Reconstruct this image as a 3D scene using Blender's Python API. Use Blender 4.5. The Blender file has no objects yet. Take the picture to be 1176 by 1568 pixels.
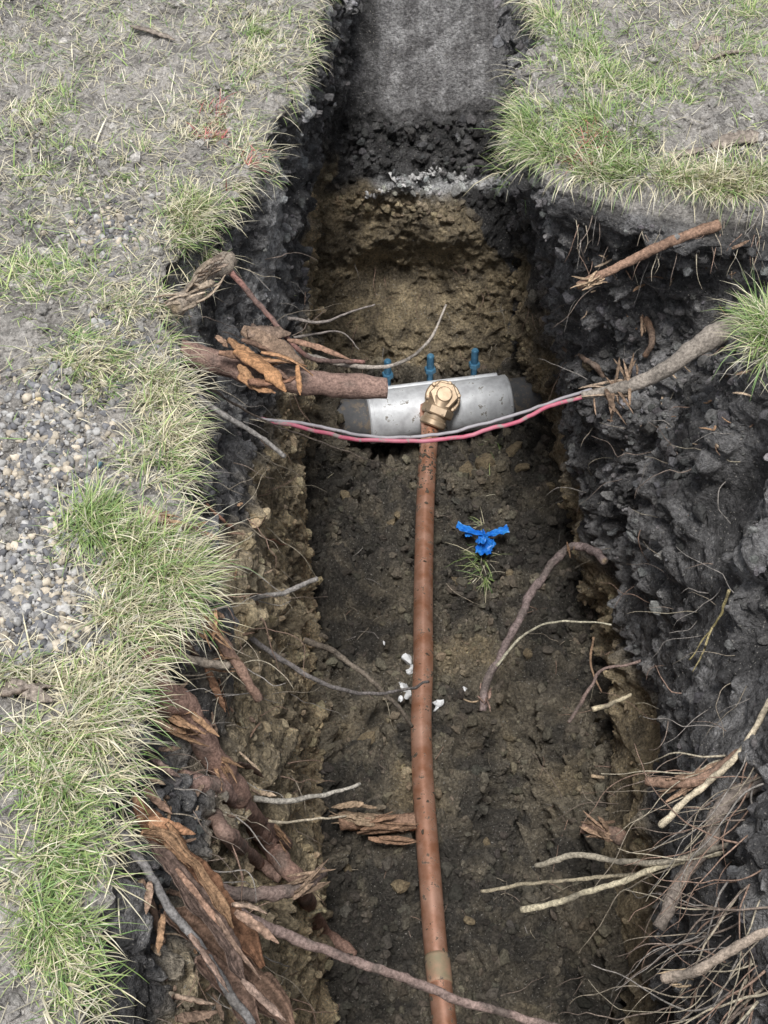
import bpy, math, random, bmesh
import numpy as np
from mathutils import Vector, Matrix
from mathutils.bvhtree import BVHTree
rng=np.random.default_rng(7); random.seed(7)
scene=bpy.context.scene

# ------------------------------------------------------------------ camera
TILT=math.radians(47.0); CH=1.6; F=2154.0
cam_d=bpy.data.cameras.new("camera"); cam=bpy.data.objects.new("camera",cam_d)
scene.collection.objects.link(cam); scene.camera=cam
cam.location=(0,0,CH); cam.rotation_euler=(math.pi/2-TILT,0,0)
cam_d.sensor_fit='VERTICAL'; cam_d.sensor_height=24; cam_d.lens=12/(784/F)
cam_d.clip_start=0.05; cam_d.clip_end=500
CAM=Vector((0,0,CH)); FW=Vector((0,math.cos(TILT),-math.sin(TILT))); UP=Vector((0,math.sin(TILT),math.cos(TILT)))
def ray(u,v): return (FW+Vector((1,0,0))*((u-588)/F)+UP*(-(v-784)/F))
def P(u,v,z):
    d=ray(u,v); return CAM+d*((z-CH)/d.z)

# ------------------------------------------------------------------ noise
NT=32
TAB=rng.random((NT,NT,NT)).astype(np.float32)
JT=rng.random((NT,NT,NT,3)).astype(np.float32)
def vn(p,seed=0):
    p=p+seed*7.31
    i=np.floor(p).astype(np.int32); f=(p-i).astype(np.float32); f=f*f*(3-2*f)
    i0=i%NT; i1=(i+1)%NT
    x0,y0,z0=i0[...,0],i0[...,1],i0[...,2]; x1,y1,z1=i1[...,0],i1[...,1],i1[...,2]
    fx,fy,fz=f[...,0],f[...,1],f[...,2]
    a=TAB[x0,y0,z0]*(1-fx)+TAB[x1,y0,z0]*fx
    b=TAB[x0,y1,z0]*(1-fx)+TAB[x1,y1,z0]*fx
    c=TAB[x0,y0,z1]*(1-fx)+TAB[x1,y0,z1]*fx
    d=TAB[x0,y1,z1]*(1-fx)+TAB[x1,y1,z1]*fx
    return (a*(1-fy)+b*fy)*(1-fz)+(c*(1-fy)+d*fy)*fz
def fbm(p,size,octv=4,seed=0,gain=.5):
    q=p/size; s=0;a=1;t=0
    for o in range(octv):
        s=s+a*(vn(q,seed+o*3)-.5)*2; t+=a; a*=gain; q=q*2.03
    return s/t
def worley(p,size,seed=0):
    q=(p/size+seed*5.17).astype(np.float32); i=np.floor(q).astype(np.int32); f=q-i
    F1=np.full(q.shape[0],9.,np.float32); F2=F1.copy(); cid=np.zeros(q.shape[0],np.float32)
    for dx in(-1,0,1):
        for dy in(-1,0,1):
            for dz in(-1,0,1):
                o=np.array([dx,dy,dz],np.int32); c=(i+o)%NT
                j=JT[c[:,0],c[:,1],c[:,2]]
                d=((j+o-f)**2).sum(1)
                m=d<F1
                F2=np.where(m,F1,np.minimum(F2,d)); cid=np.where(m,j[:,0],cid); F1=np.where(m,d,F1)
    return np.sqrt(F1),np.sqrt(F2),cid
def ss(a,b,x):
    t=np.clip((x-a)/(b-a),0,1); return t*t*(3-2*t)

# ------------------------------------------------------------------ trench layout (metres)
def I(y,tab): 
    t=np.array(tab); return np.interp(y,t[:,0],t[:,1])
LIPL=[(.4,-.32),(.8,-.345),(1.1,-.365),(1.22,-.34),(1.34,-.27),(1.42,-.27),(1.55,-.335),(1.75,-.33),(1.9,-.36),(2.0,-.39),(2.13,-.40),(2.22,-.35),(2.4,-.285),(2.5,-.24),(2.62,-.22),(3.05,-.165),(3.6,-.14),(4.4,-.1)]
BASEL=[(.4,-.06),(1.29,-.12),(2.31,-.21),(3.05,-.27),(3.58,-.275),(3.66,-.12),(4.4,-.06)]
LIPR=[(.4,.54),(.8,.58),(1.1,.62),(1.5,.70),(1.8,.74),(1.88,.66),(1.97,.65),(2.04,.82),(2.12,.98),(2.22,1.0),(2.29,.80),(2.35,.52),(2.41,.36),(2.5,.29),(2.62,.25),(2.84,.30),(3.05,.345),(4.4,.36)]
BASER=[(.4,.48),(1.29,.52),(2.31,.60),(3.05,.57),(3.4,.48),(3.58,.42),(3.66,.40),(4.4,.38)]
MIDR=[(.4,.50),(1.2,.56),(1.8,.59),(2.2,.60),(2.35,.52),(2.6,.44),(3.05,.43),(3.6,.40),(4.4,.38)]
DEP=[(.38,0),(.42,1.40),(.5,1.43),(3.50,1.43),(3.53,1.25),(3.57,1.05),(3.615,.88),(3.66,.82),(3.73,.70),(3.80,.60),(3.95,.42),(4.3,0)]
yy=np.linspace(.3,4.45,6000); dd=I(yy,DEP)
arc=np.concatenate([[0],np.cumsum(np.sqrt(np.diff(yy)**2+np.diff(dd)**2))])
ys=np.interp(np.arange(0,arc[-1],.0048),arc,yy)
outn=.3-np.cumsum(.01*1.35**np.arange(28)); outn=outn[outn>-60][::-1]
outf=4.45+np.cumsum(.01*1.35**np.arange(28)); outf=outf[outf<90]
Y=np.concatenate([outn,ys,outf]); NY=len(Y)
off=np.concatenate([np.arange(0,.8,.0055),.8+np.cumsum(.007*1.3**np.arange(32))]); off=off[off<60]
nw=270; nf=185
tw=np.linspace(0,1,nw+2)[1:-1]; tf=np.linspace(0,1,nf)
lipL=I(Y,LIPL);baseL=I(Y,BASEL);lipR=I(Y,LIPR);baseR=I(Y,BASER);midR=I(Y,MIDR);D=I(Y,DEP)
yv=lambda k:np.stack([Y,0*Y+k,0*Y],-1)
lipL=lipL+.035*fbm(yv(0),.13,3,2)+.018*fbm(yv(1),.03,3,2); lipR=lipR+.03*fbm(yv(3),.11,3,5)+.018*fbm(yv(4),.03,3,5)
def wallx(l,m,b,z):
    a=-z
    return np.where(a<.5,l+(m-l)*ss(0,1,a/.5*.999)*1.0, m+(b-m)*np.clip((a-.5)/.9,0,1))
XG=[];ZG=[];ZONE=[]
rnd=.022; rw=.025
for o in off[::-1]:
    XG.append(lipL-o); ZG.append(-rnd*np.exp(-o/rw)*(D>.02)); ZONE.append(0)
midL=lipL*.55+baseL*.45
for t in tw:
    z=-t*D; XG.append(wallx(lipL,midL,baseL,z)); ZG.append(z-rnd*(D>.02)*(1-t)); ZONE.append(1)
for t in tf:
    wl=wallx(lipL,midL,baseL,-D); wr=wallx(lipR,midR,baseR,-D)
    x=wl*(1-t)+wr*t
    XG.append(x); ZG.append(-D+.06*(np.exp(-t/.06)+np.exp(-(1-t)/.06))*(D>.3)*(Y<3.6)); ZONE.append(2)
for t in tw[::-1]:
    z=-t*D; XG.append(wallx(lipR,midR,baseR,z)); ZG.append(z-rnd*(D>.02)*(1-t)); ZONE.append(3)
for o in off:
    XG.append(lipR+o); ZG.append(-rnd*np.exp(-o/rw)*(D>.02)); ZONE.append(4)
X=np.stack(XG,1);Z=np.stack(ZG,1);YY=np.repeat(Y[:,None],X.shape[1],1); zone=np.array(ZONE); NX=X.shape[1]
G=np.stack([X,YY,Z],-1)
def g2(x0,y0,rx,ry): return np.exp(-((X-x0)/rx)**2-((YY-y0)/ry)**2)
isf=(zone==2)[None,:]*np.ones((NY,1)); lowf=isf*(YY<3.5)
G[...,2]+=lowf*(-.19*np.exp(-((YY-3.22-.2*X)/.14)**2)*np.exp(-((X-.12)/.30)**4)+.33*g2(-.235,3.14,.105,.20)+.12*g2(.55,3.3,.07,.15)
  -.13*g2(.34,1.85,.10,.24)+.055*g2(.40,2.75,.15,.2)+.045*g2(-.05,2.5,.12,.22)-.07*g2(.42,1.35,.1,.15)+.05*g2(.27,1.45,.07,.1)-.06*g2(.0,2.05,.1,.12)+.05*g2(.45,2.2,.1,.15)+.04*g2(.25,2.9,.1,.08)-.04*g2(.3,2.45,.08,.1)+.03*g2(0,1.6,.08,.15))
du=np.gradient(G,axis=0); dv=np.gradient(G,axis=1)
N=np.cross(dv,du); N/= (np.linalg.norm(N,axis=-1,keepdims=True)+1e-9)
N=np.where((N[...,2:3]<-.3),-N,N)
N[~np.isfinite(N)]=0
p=G.reshape(-1,3); n=N.reshape(-1,3)
fine=((YY>.3)&(YY<4.45)&(X>-1.4)&(X<1.9)).reshape(-1)
zn=np.tile(zone,(NY,1)).reshape(-1); px,py,pz=p[:,0],p[:,1],p[:,2]
end=ss(3.44,3.52,py)*(zn==2)
ramp=ss(3.72,3.79,py)*(zn==2)
ledge=ss(3.60,3.64,py)*(1-ramp)*(zn==2)
flo=(zn==2)*(1-end); wl=(zn==1)*1.; wr=(zn==3)*1.; gr=((zn==0)|(zn==4))*1.
depth=-pz
f1,f2,cid=(np.zeros(len(p),np.float32) for _ in range(3)); g1,h2,cid2=f1.copy(),f1.copy(),cid.copy()
wp=p+.014*np.stack([fbm(p,.04,3,11),fbm(p,.04,3,12),fbm(p,.04,3,13)],-1)
f1[fine],f2[fine],cid[fine]=worley(wp[fine],.062,1)
g1[fine],h2[fine],cid2[fine]=worley(wp[fine]+.006*fbm(p[fine],.012,2,80)[:,None],.027,2)
big=fbm(p,.30,3,20); mid=fbm(p,.10,4,24); fin=fbm(p,.03,4,28,.7)
l1=np.clip(1-f1*1.15,-.2,1)*(.4+cid); l2=np.clip(1-g1*1.15,-.2,1)*(.3+cid2)
b1=(cid-.5)*ss(0,.22,f2-f1); b2=(cid2-.5)*ss(0,.25,h2-g1)
crumb=ss(-.3,.25,fbm(p,.16,3,40))
crumbR=crumb*(.30+.70*np.clip(ss(1.75,2.05,py)+ss(.45,.15,depth)*.8+ss(.1,.35,fbm(p,.35,2,44)),0,1))
disp = flo*(.048*big+.055*mid+.036*l1+.046*b1+.022*l2+.028*b2+.015*fin)
disp+= end*(1-ramp)*(.028*big+.032*mid+.020*b1+.012*b2+.016*fin)
disp+= ledge*(.03*mid+.016*l1+.010*l2+.012*b2+.008*fin)
disp+= ramp*(.005*mid+.003*fin)
disp+= wl*(.034*big+.036*mid+crumb*(.022*l1+.024*b1+.016*l2+.018*b2)+.012*fin+.006*b2)*ss(-.01,.06,depth)
disp+= wr*(.080*big+.040*mid+crumbR*(.032*l1+.038*b1+.016*l2+.022*b2)+.012*fin+.006*b2)*ss(-.01,.06,depth)
disp+= gr*(.030*big+.024*mid+ss(-.4,.3,mid)*(.007*l1+.008*l2+.010*b2)+.010*fin)*fine
disp-= end*(1-ramp)*(.13*np.exp(-((px-.03)/.18)**2-((pz+1.16)/.12)**2)) 
disp+= end*(1-ramp)*(.06*np.exp(-((px-.20)/.10)**2-((pz+.97)/.09)**2))
pn=p+n*disp[:,None]

# colours -------------------------------------------------------
def C(*a): return np.array(a,np.float32)
def mix(a,b,t): t=t[:,None]; return a*(1-t)+b*t
N0=len(p); ones=np.ones((N0,1),np.float32)
top=C(.100,.097,.097); topl=C(.31,.302,.30); clay=C(.50,.40,.255); clayd=C(.25,.205,.14)
flc=C(.23,.198,.148); fld=C(.072,.066,.058); gnd=C(.54,.505,.465); gdark=C(.30,.285,.27)
s1=fbm(p,.20,4,60); s2=fbm(p,.05,4,64); s3=fbm(p*np.array([1,1,.25]),.06,4,68)
tops=mix(top*ones,topl*ones,ss(-.25,.65,s2+.6*s3*.8))
clays=mix(clayd*ones,clay*ones,ss(-.45,.4,s2+s1*.6))
dustl=ss(.05,.45,s3+.35*s1)
col=mix(gnd*ones,gdark*ones,ss(.05,.5,s1+.35*s2))*gr[:,None]
thr=np.interp(py,[1.0,1.7,2.0,2.5,3.0,3.6],[.24,.26,.48,.64,.72,.80])
tL=ss(-.06,.06,depth-thr+.10*s1+.06*s2)
cw=mix(tops,clays*1.4,tL); cw=mix(cw,C(.60,.59,.58)*ones,wl*dustl*(1-tL)*ss(1.9,2.2,py)*.75)
edge=ss(.045,.015,depth+.02*s2)*.7
cw=mix(cw,C(.25,.23,.20)*ones,edge)
col+=cw*wl[:,None]
tR=ss(.98,1.10,depth+.10*s1+.05*s2)
cwr=mix(mix(tops,topl*1.15*ones,ss(-.2,.5,s1+.5*s2)*.6),clays*.95,tR); cwr=mix(cwr,C(.20,.185,.165)*ones,edge)
col+=cwr*wr[:,None]
cf=mix(flc*ones,clays*.85,ss(.2,.65,s1)); cf=mix(cf,fld*ones,np.clip(ss(-.30,.30,-s1+.7*s2)+.35*ss(2.0,1.4,py),0,1)*.88)
col+=cf*flo[:,None]
bnd=.86+.10*ss(.20,.30,px)+.9*ss(.29,.34,px+.03*s2-.10*ss(.95,1.15,depth))
ce=mix(clays*1.05,tops*.8,ss(.02,-.02,depth-bnd+.07*s1))
ce=mix(ce,C(.76,.76,.76)*ones,np.exp(-((depth-.85+.05*s1+.03*s2)/.020)**2)*ss(-.35,.0,s2)*ss(-.06,.02,px)*.95)
cr=mix(C(.31,.30,.30)*ones,C(.47,.46,.46)*ones,ss(-.4,.4,fbm(p*np.array([1,.12,.12]),.02,3,72)+s2*.8))
lft=ss(.02,-.04,px+.04*s1)
cr=mix(cr,tops*.85,lft)
ce=mix(ce,cr,ramp)
col+=ce*end[:,None]
col*= (1+.55*(cid2-.5)+.35*(cid-.5))[:,None]
col=np.clip(col,.01,.9)

def mesh_from(name,verts,faces,mats,cols=None,smooth=True):
    me=bpy.data.meshes.new(name); nv=len(verts); faces=np.asarray(faces); nfc,k=faces.shape
    me.vertices.add(nv); me.vertices.foreach_set("co",np.ascontiguousarray(verts,np.float32).ravel())
    me.loops.add(nfc*k); me.loops.foreach_set("vertex_index",faces.astype(np.int32).ravel())
    me.polygons.add(nfc); me.polygons.foreach_set("loop_start",(np.arange(nfc)*k).astype(np.int32))
    me.polygons.foreach_set("use_smooth",np.full(nfc,smooth))
    me.update(calc_edges=True)
    if cols is not None:
        a=me.color_attributes.new("Col",'FLOAT_COLOR','POINT')
        c=np.ones((nv,4),np.float32); c[:,:3]=cols; a.data.foreach_set("color",c.ravel())
    for m in (mats if isinstance(mats,list) else [mats]): me.materials.append(m)
    ob=bpy.data.objects.new(name,me); scene.collection.objects.link(ob); return ob

# ------------------------------------------------------------------ materials
def newmat(name):
    m=bpy.data.materials.new(name); m.use_nodes=True; nt=m.node_tree; b=nt.nodes["Principled BSDF"]; return m,nt,b
def N_(nt,t,**k):
    nd=nt.nodes.new(t)
    for a,b in k.items():
        try: setattr(nd,a,b)
        except Exception: pass
    return nd
def objnoise(nt,scale,detail=4,rough=.6,coord="Object"):
    tc=N_(nt,"ShaderNodeTexCoord"); no=N_(nt,"ShaderNodeTexNoise"); no.inputs["Scale"].default_value=scale
    no.inputs["Detail"].default_value=detail; no.inputs["Roughness"].default_value=rough
    nt.links.new(tc.outputs[coord],no.inputs["Vector"]); return no
def attr_mat(name,rough=.95,nscale=120,lo=.55,hi=1.45,bump=.5,bdist=.004,spec=.25,specks=None,bscale=160,noise=True):
    m,nt,b=newmat(name); L=nt.links
    at=N_(nt,"ShaderNodeAttribute"); at.attribute_name="Col"
    out=at.outputs["Color"]
    if noise:
        no=objnoise(nt,nscale,3,.7)
        mr=N_(nt,"ShaderNodeMapRange"); mr.inputs[1].default_value=.3; mr.inputs[2].default_value=.7; mr.inputs[3].default_value=lo; mr.inputs[4].default_value=hi
        L.new(no.outputs["Fac"],mr.inputs[0])
        vm=N_(nt,"ShaderNodeVectorMath"); vm.operation='SCALE'; L.new(out,vm.inputs[0]); L.new(mr.outputs[0],vm.inputs["Scale"])
        out=vm.outputs[0]
        if specks:
            n2=objnoise(nt,specks[0],1,.5); r=N_(nt,"ShaderNodeMapRange"); r.inputs[1].default_value=specks[1]; r.inputs[2].default_value=specks[1]+.03
            L.new(n2.outputs["Fac"],r.inputs[0])
            mx=N_(nt,"ShaderNodeMix"); mx.data_type='RGBA'; L.new(r.outputs[0],mx.inputs[0]); L.new(out,mx.inputs[6]); mx.inputs[7].default_value=(*specks[2],1)
            out=mx.outputs[2]
    L.new(out,b.inputs["Base Color"]); b.inputs["Roughness"].default_value=rough; b.inputs["Specular IOR Level"].default_value=spec
    if bump:
        nb=objnoise(nt,bscale,4,.75); bp=N_(nt,"ShaderNodeBump"); bp.inputs["Strength"].default_value=bump; bp.inputs["Distance"].default_value=bdist
        L.new(nb.outputs["Fac"],bp.inputs["Height"]); L.new(bp.outputs[0],b.inputs["Normal"])
    return m
M_soil=attr_mat("soil",rough=.60,nscale=120,lo=.35,hi=1.65,bump=1,bdist=.028,bscale=110,spec=.5,specks=(210,.69,(.50,.47,.42)))
M_ground=attr_mat("dry_topsoil",rough=.95,nscale=150,lo=.5,hi=1.5,bump=1,bdist=.018,bscale=160,specks=(170,.65,(.72,.69,.64)))
M_clod=attr_mat("soil_clods",rough=.70,nscale=160,lo=.45,hi=1.55,bump=1,bdist=.008,bscale=240,spec=.4)
M_stone=attr_mat("pebbles",rough=.75,nscale=140,lo=.75,hi=1.25,bump=.4,bdist=.002)
M_grass=attr_mat("grass_blades",rough=.6,bump=0,spec=.3,noise=False)
M_bark=attr_mat("root_bark",rough=.75,nscale=180,lo=.45,hi=1.55,bump=.9,bdist=.005,bscale=200,spec=.3)
M_wood=attr_mat("torn_wood",rough=.8,nscale=130,lo=.4,hi=1.5,bump=1,bdist=.006,bscale=150,spec=.2)

idx=np.arange(NY*NX).reshape(NY,NX)
def gridobj(name,c0,c1,mat):
    sub=idx[:,c0:c1+1]; vsel=sub.ravel(); w=sub.shape[1]
    loc=np.arange(NY*w).reshape(NY,w)
    f=np.stack([loc[:-1,:-1],loc[:-1,1:],loc[1:,1:],loc[1:,:-1]],-1).reshape(-1,4)
    return mesh_from(name,pn[vsel],f,mat,col[vsel])
nL=len(off)
gl=gridobj("ground",0,nL-1,M_ground)
gr2=gridobj("ground_tmp",NX-nL,NX-1,M_ground)
bpy.context.view_layer.objects.active=gl; gl.select_set(True); gr2.select_set(True); bpy.ops.object.join(); gl.select_set(False)
tr=gridobj("excavated_trench",nL-1,NX-nL,M_soil)

st=3
sub=pn.reshape(NY,NX,3)[::st,::st]; a,b_=sub.shape[:2]; loc=np.arange(a*b_).reshape(a,b_)
fq=np.stack([loc[:-1,:-1],loc[:-1,1:],loc[1:,1:],loc[1:,:-1]],-1).reshape(-1,4)
bvh=BVHTree.FromPolygons(sub.reshape(-1,3).tolist(),fq.tolist())
def S(u,v,h=0.0):
    d=ray(u,v).normalized(); hit=bvh.ray_cast(CAM,d)
    if hit[0] is None: return P(u,v,0)
    return hit[0]-d*h
def ground_z(x,y,z0=.3):
    h=bvh.ray_cast(Vector((x,y,z0)),Vector((0,0,-1))); return h[0].z if h[0] else 0.

# ------------------------------------------------------------------ clods
def ico(sub):
    bm=bmesh.new(); bmesh.ops.create_icosphere(bm,subdivisions=sub,radius=1); v=np.array([x.co[:] for x in bm.verts]); f=np.array([[q.index for q in p_.verts] for p_ in bm.faces]); bm.free(); return v,f
IV,IF=ico(2)
VAR=[]
for k in range(16):
    q=IV+k*3.1; r=1+.6*fbm(q,.9,2,k)+.35*fbm(q,.4,2,k+5)
    vv=IV*r[:,None]
    for c in range(5):
        d=rng.normal(size=3); d/=np.linalg.norm(d); lim=.5+.3*rng.random(); dt=vv@d; vv=vv-np.maximum(dt-lim,0)[:,None]*d
    VAR.append(vv)
VAR=np.array(VAR,np.float32)
def rotm(nr):
    q=rng.normal(size=(nr,4)); q/=np.linalg.norm(q,axis=1,keepdims=True); w,x,y,z=q.T
    return np.stack([1-2*(y*y+z*z),2*(x*y-z*w),2*(x*z+y*w),2*(x*y+z*w),1-2*(x*x+z*z),2*(y*z-x*w),2*(x*z-y*w),2*(y*z+x*w),1-2*(x*x+y*y)],-1).reshape(-1,3,3)
def lumps(name,pos,size,colr,mat,flat=.75,smooth=False):
    k=len(pos); R=rotm(k); V=VAR[rng.integers(0,16,k)]*(np.stack([np.ones(k),.6+.4*rng.random(k),flat*(.6+.5*rng.random(k))],-1)[:,None,:])
    V=np.einsum('kij,kvj->kvi',R,V)*size[:,None,None]+pos[:,None,:]
    nv=len(IV); Fs=(IF[None]+ (np.arange(k)*nv)[:,None,None]).reshape(-1,3)
    cc=np.repeat(colr,nv,0)
    return mesh_from(name,V.reshape(-1,3),Fs,mat,cc,smooth)
def pick(mask,k,w=None):
    ii=np.nonzero(mask)[0]
    pr=None
    if w is not None: pr=w[ii]; pr=pr/pr.sum()
    return rng.choice(ii,k,p=pr)
def sizes(k,a,b,pw=2.2): return a+(b-a)*rng.random(k)**pw*rng.random(k)
vis=fine&(py>.5)&(py<3.7)
ci=np.concatenate([pick(vis&(zn==2)&(py<3.5),16000,.25+crumb),pick(vis&(zn==1),6000,.1+crumb),pick(vis&(zn==3),7000,.06+crumbR),pick(fine&(zn==2)&(py>3.6)&(py<3.74),1200),
   pick(fine&(zn==3)&(py>1.9)&(py<2.5)&(depth<.6),2000)])
sz=sizes(len(ci),.0028,.026,2.7)
cc=col[ci]*(.55+.75*rng.random((len(ci),1)))*(1+.08*(rng.random((len(ci),3))-.5))
lumps("soil_clods",pn[ci]+n[ci]*(sz*.15)[:,None],sz,cc,M_clod)
gi=pick(fine&(gr>0)&(py>.5)&(py<3.6)&(px>-.9)&(px<1.3),20000,.15+ss(-.3,.4,s1))
sz=sizes(len(gi),.002,.020,3); tone=rng.random((len(gi),1))
cc=np.where(tone<.5,col[gi]*.85,C(.56,.53,.49)*(.6+.8*rng.random((len(gi),1))))
lumps("soil_crumbs",pn[gi]+np.array([0,0,.001]),sz,cc,M_clod)
gp=[];gs=[]
for (u,v,r,k) in [(70,640,65,650),(60,740,70,1000),(50,880,65,1150),(60,960,50,650),(160,350,50,320),(170,500,40,120)]:
    c=P(u,v,0); sc=r/900
    for _ in range(k):
        x=c.x+random.gauss(0,sc*.8); y=c.y+random.gauss(0,sc*1.0)
        if x<-.34: gp.append((x,y,ground_z(x,y)+.002)); gs.append(.0025+.009*random.random()**2.8)
gp=np.array(gp);gs=np.array(gs); t=rng.random((len(gp),1))
gc=np.where(t<.35,C(.19,.19,.20),np.where(t<.78,C(.43,.42,.405),C(.58,.51,.41)))*(.6+.7*rng.random((len(gp),1)))
lumps("gravel",gp,gs,gc,M_stone,.8,True)

# ------------------------------------------------------------------ grass
def blades(name,B,az,L,lean,curl,w,colr):
    k=len(B); ts=np.array([0,.35,.7,1.]); h=np.stack([np.cos(az),np.sin(az),0*az],-1); s=np.stack([-np.sin(az),np.cos(az),0*az],-1)
    V=np.zeros((k,4,2,3),np.float32)
    for i,t in enumerate(ts):
        if i==0: c=B.copy()
        else:
            dt=ts[i]-ts[i-1]; am=np.minimum(lean+curl*(t-dt/2),2.9)
            c=c+L[:,None]*dt*(h*np.sin(am)[:,None]+np.array([0,0,1])*np.cos(am)[:,None])
        ww=w*(1,.9,.6,.05)[i]
        V[:,i,0]=c-s*ww[:,None]/2; V[:,i,1]=c+s*ww[:,None]/2
    base=(np.arange(k)*8)[:,None,None]; q=np.array([[0,1,3,2],[2,3,5,4],[4,5,7,6]])
    Fs=(base+q[None]).reshape(-1,4)
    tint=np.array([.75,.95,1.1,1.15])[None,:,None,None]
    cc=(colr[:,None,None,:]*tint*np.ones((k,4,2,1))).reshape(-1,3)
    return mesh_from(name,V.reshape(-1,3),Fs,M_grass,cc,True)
GB=[];GA=[];GL=[];GLE=[];GCU=[];GW=[];GC=[]
straw=[(.74,.67,.46),(.64,.58,.40),(.82,.76,.57),(.50,.46,.34),(.70,.66,.52)]
green=[(.26,.37,.12),(.35,.46,.17),(.18,.30,.10),(.46,.54,.23),(.28,.41,.17)]
red=[(.62,.16,.16),(.6,.25,.23)]
def lipl(y): return float(np.interp(y,Y,lipL))
def lipr(y): return float(np.interp(y,Y,lipR))
def inside(x,y): return lipl(y)+.004<x<lipr(y)-.004
def blade(x,y,az,L,lean,curl,w,c,dz=0):
    GB.append((x,y,ground_z(x,y)+dz-.002));GA.append(az);GL.append(L);GLE.append(lean);GCU.append(curl);GW.append(w)
    k=.65+.6*random.random(); GC.append((c[0]*k,c[1]*k,c[2]*k))
def patch(u,v,ru,rv,k,L,gf,azm=None,azs=1.2,lean=.85,redf=0):
    c=P(u,v,0); a=P(u+ru,v,0).x-c.x; b=abs(P(u,v-rv,0).y-c.y)
    ntf=max(3,k//16)
    for _ in range(ntf):
        tx=c.x+random.gauss(0,a*.55); ty=c.y+random.gauss(0,b*.55)
        taz=random.uniform(0,6.28) if azm is None else random.gauss(azm,azs*.7)
        tg=random.random()<gf; tl=random.uniform(.6,1.2)
        for _ in range(16):
            x=tx+random.gauss(0,.010); y=ty+random.gauss(0,.010)
            if inside(x,y): continue
            az=taz+random.gauss(0,.9)
            isg=(random.random()<(.8 if tg else .18))
            cl=random.choice(green if isg else straw)
            if random.random()<redf: cl=random.choice(red)
            blade(x,y,az,L*tl*random.uniform(.4,1.2),abs(random.gauss(lean,.4)),random.uniform(.2,1.5),random.uniform(.0010,.0025),cl)
E=0.0; Wt=math.pi
for a in [ (60,60,90,60,600,.040,.35),(380,100,50,80,1000,.05,.3,E),(400,30,50,40,500,.045,.35,E),(250,120,90,60,250,.035,.3),(60,190,60,50,700,.045,.6),
 (330,200,50,50,500,.05,.25,E),(285,325,38,40,1300,.07,.45,-.9),(200,250,90,50,350,.04,.3),(60,300,80,40,400,.04,.5),(60,420,90,45,1200,.045,.7),
 (190,470,70,50,600,.045,.3,-.4),(140,560,90,40,1000,.05,.45,-.6),(240,600,35,60,900,.06,.25,-.8),(260,680,25,50,600,.065,.25,-.9),(210,700,30,40,200,.045,.3),
 (140,815,35,32,1100,.065,.9,-.2),(200,855,50,38,1500,.08,.55,-.2),(270,880,38,28,1200,.08,.35,-.4),(190,940,40,35,900,.075,.15,-.8),(60,1040,80,22,700,.055,.1,-.5),
 (150,1040,50,45,1000,.065,.12,-1.0),(60,1140,70,35,700,.055,.2,-.9),(150,1120,45,45,600,.065,.15,-1.0),(100,1220,55,45,900,.055,.6,-1.0),(95,1320,45,50,900,.055,.7,-1.0),
 (90,1420,40,45,900,.06,.8,-1.0),(100,1490,35,35,400,.055,.7,-1.),(30,1200,50,40,300,.05,.6)]:
    patch(*a[:7],azm=(a[7] if len(a)>7 else None))
patch(320,190,22,28,130,.045,.2,E,redf=.8); patch(375,250,14,30,90,.045,.2,E,redf=.7)
for a in [(880,60,50,55,1100,.055,.75,Wt),(960,120,90,55,1400,.05,.85),(1100,120,90,40,900,.05,.8),(1160,40,60,50,700,.055,.9),(900,190,60,45,1200,.065,.8,Wt+.5),
 (800,190,30,30,900,.09,.8,Wt+.6),(830,235,30,30,700,.085,.7,Wt+.8),(950,255,60,35,1500,.07,.8,-1.8),(910,300,40,25,1300,.085,.5,-1.9),(1000,312,50,18,1400,.09,.15,-1.7),(1040,285,50,25,700,.06,.4,-1.6),
 (1100,295,60,15,900,.085,.1,-1.7),(1160,290,40,15,600,.085,.1,-1.7),(1100,255,80,25,400,.05,.15),(850,20,40,30,500,.055,.7,Wt),(1170,500,35,28,800,.09,.8,Wt-.3),(1180,540,25,30,300,.08,.6,Wt),(1190,985,25,20,160,.07,.3,Wt)]:
    patch(*a[:7],azm=(a[7] if len(a)>7 else None))
patch(885,265,20,35,150,.05,.2,-1.8,redf=.8); patch(910,210,20,15,90,.05,.2,redf=.7)
for _ in range(8500):
    y=random.uniform(.45,3.5); 
    if float(fbm(np.array([[y,7.,0.]]),.12,2,55)[0])<random.gauss(-.08,.2): continue
    if random.random()<.5: x=lipl(y)-abs(random.gauss(0,.015)); az=random.gauss(0,.9)
    else: x=lipr(y)+abs(random.gauss(0,.015)); az=random.gauss(math.pi,.9)
    if 2.0<y<2.45 and x>.3: az=random.gauss(-1.7,.6)
    blade(x,y,az,random.uniform(.02,.085),random.uniform(.9,1.9),random.uniform(.5,1.5),random.uniform(.0008,.0022),random.choice(straw+straw+straw+green))
k=0
while k<42000:
    x=random.uniform(-1.0,1.2); y=random.uniform(.5,3.9)
    if inside(x,y): continue
    k+=1
    if float(vn(np.array([[x/.13,y/.13,3.]]))[0])<random.gauss(.47,.17): continue
    if x<-.40 and 1.25<y<1.85 and random.random()<.75: continue
    blade(x,y,random.uniform(0,6.28),random.uniform(.012,.05),random.uniform(.9,1.5),random.uniform(-.2,.4),random.uniform(.0008,.0022),random.choice(straw+straw+green),dz=.004)
for _ in range(9000):
    r=random.uniform(1,8); x=random.uniform(-r,r); y=random.uniform(-1-r*.3,4+r)
    if inside(x,y) and .3<y<4.4: continue
    blade(x,y,random.uniform(0,6.28),random.uniform(.03,.08),random.uniform(.2,1.2),random.uniform(0,1),random.uniform(.002,.004),random.choice(straw+green+green))
arr=lambda q:np.array(q,np.float64)
blades("grass",arr(GB),arr(GA),arr(GL),arr(GLE),arr(GCU),arr(GW),arr(GC))
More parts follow.
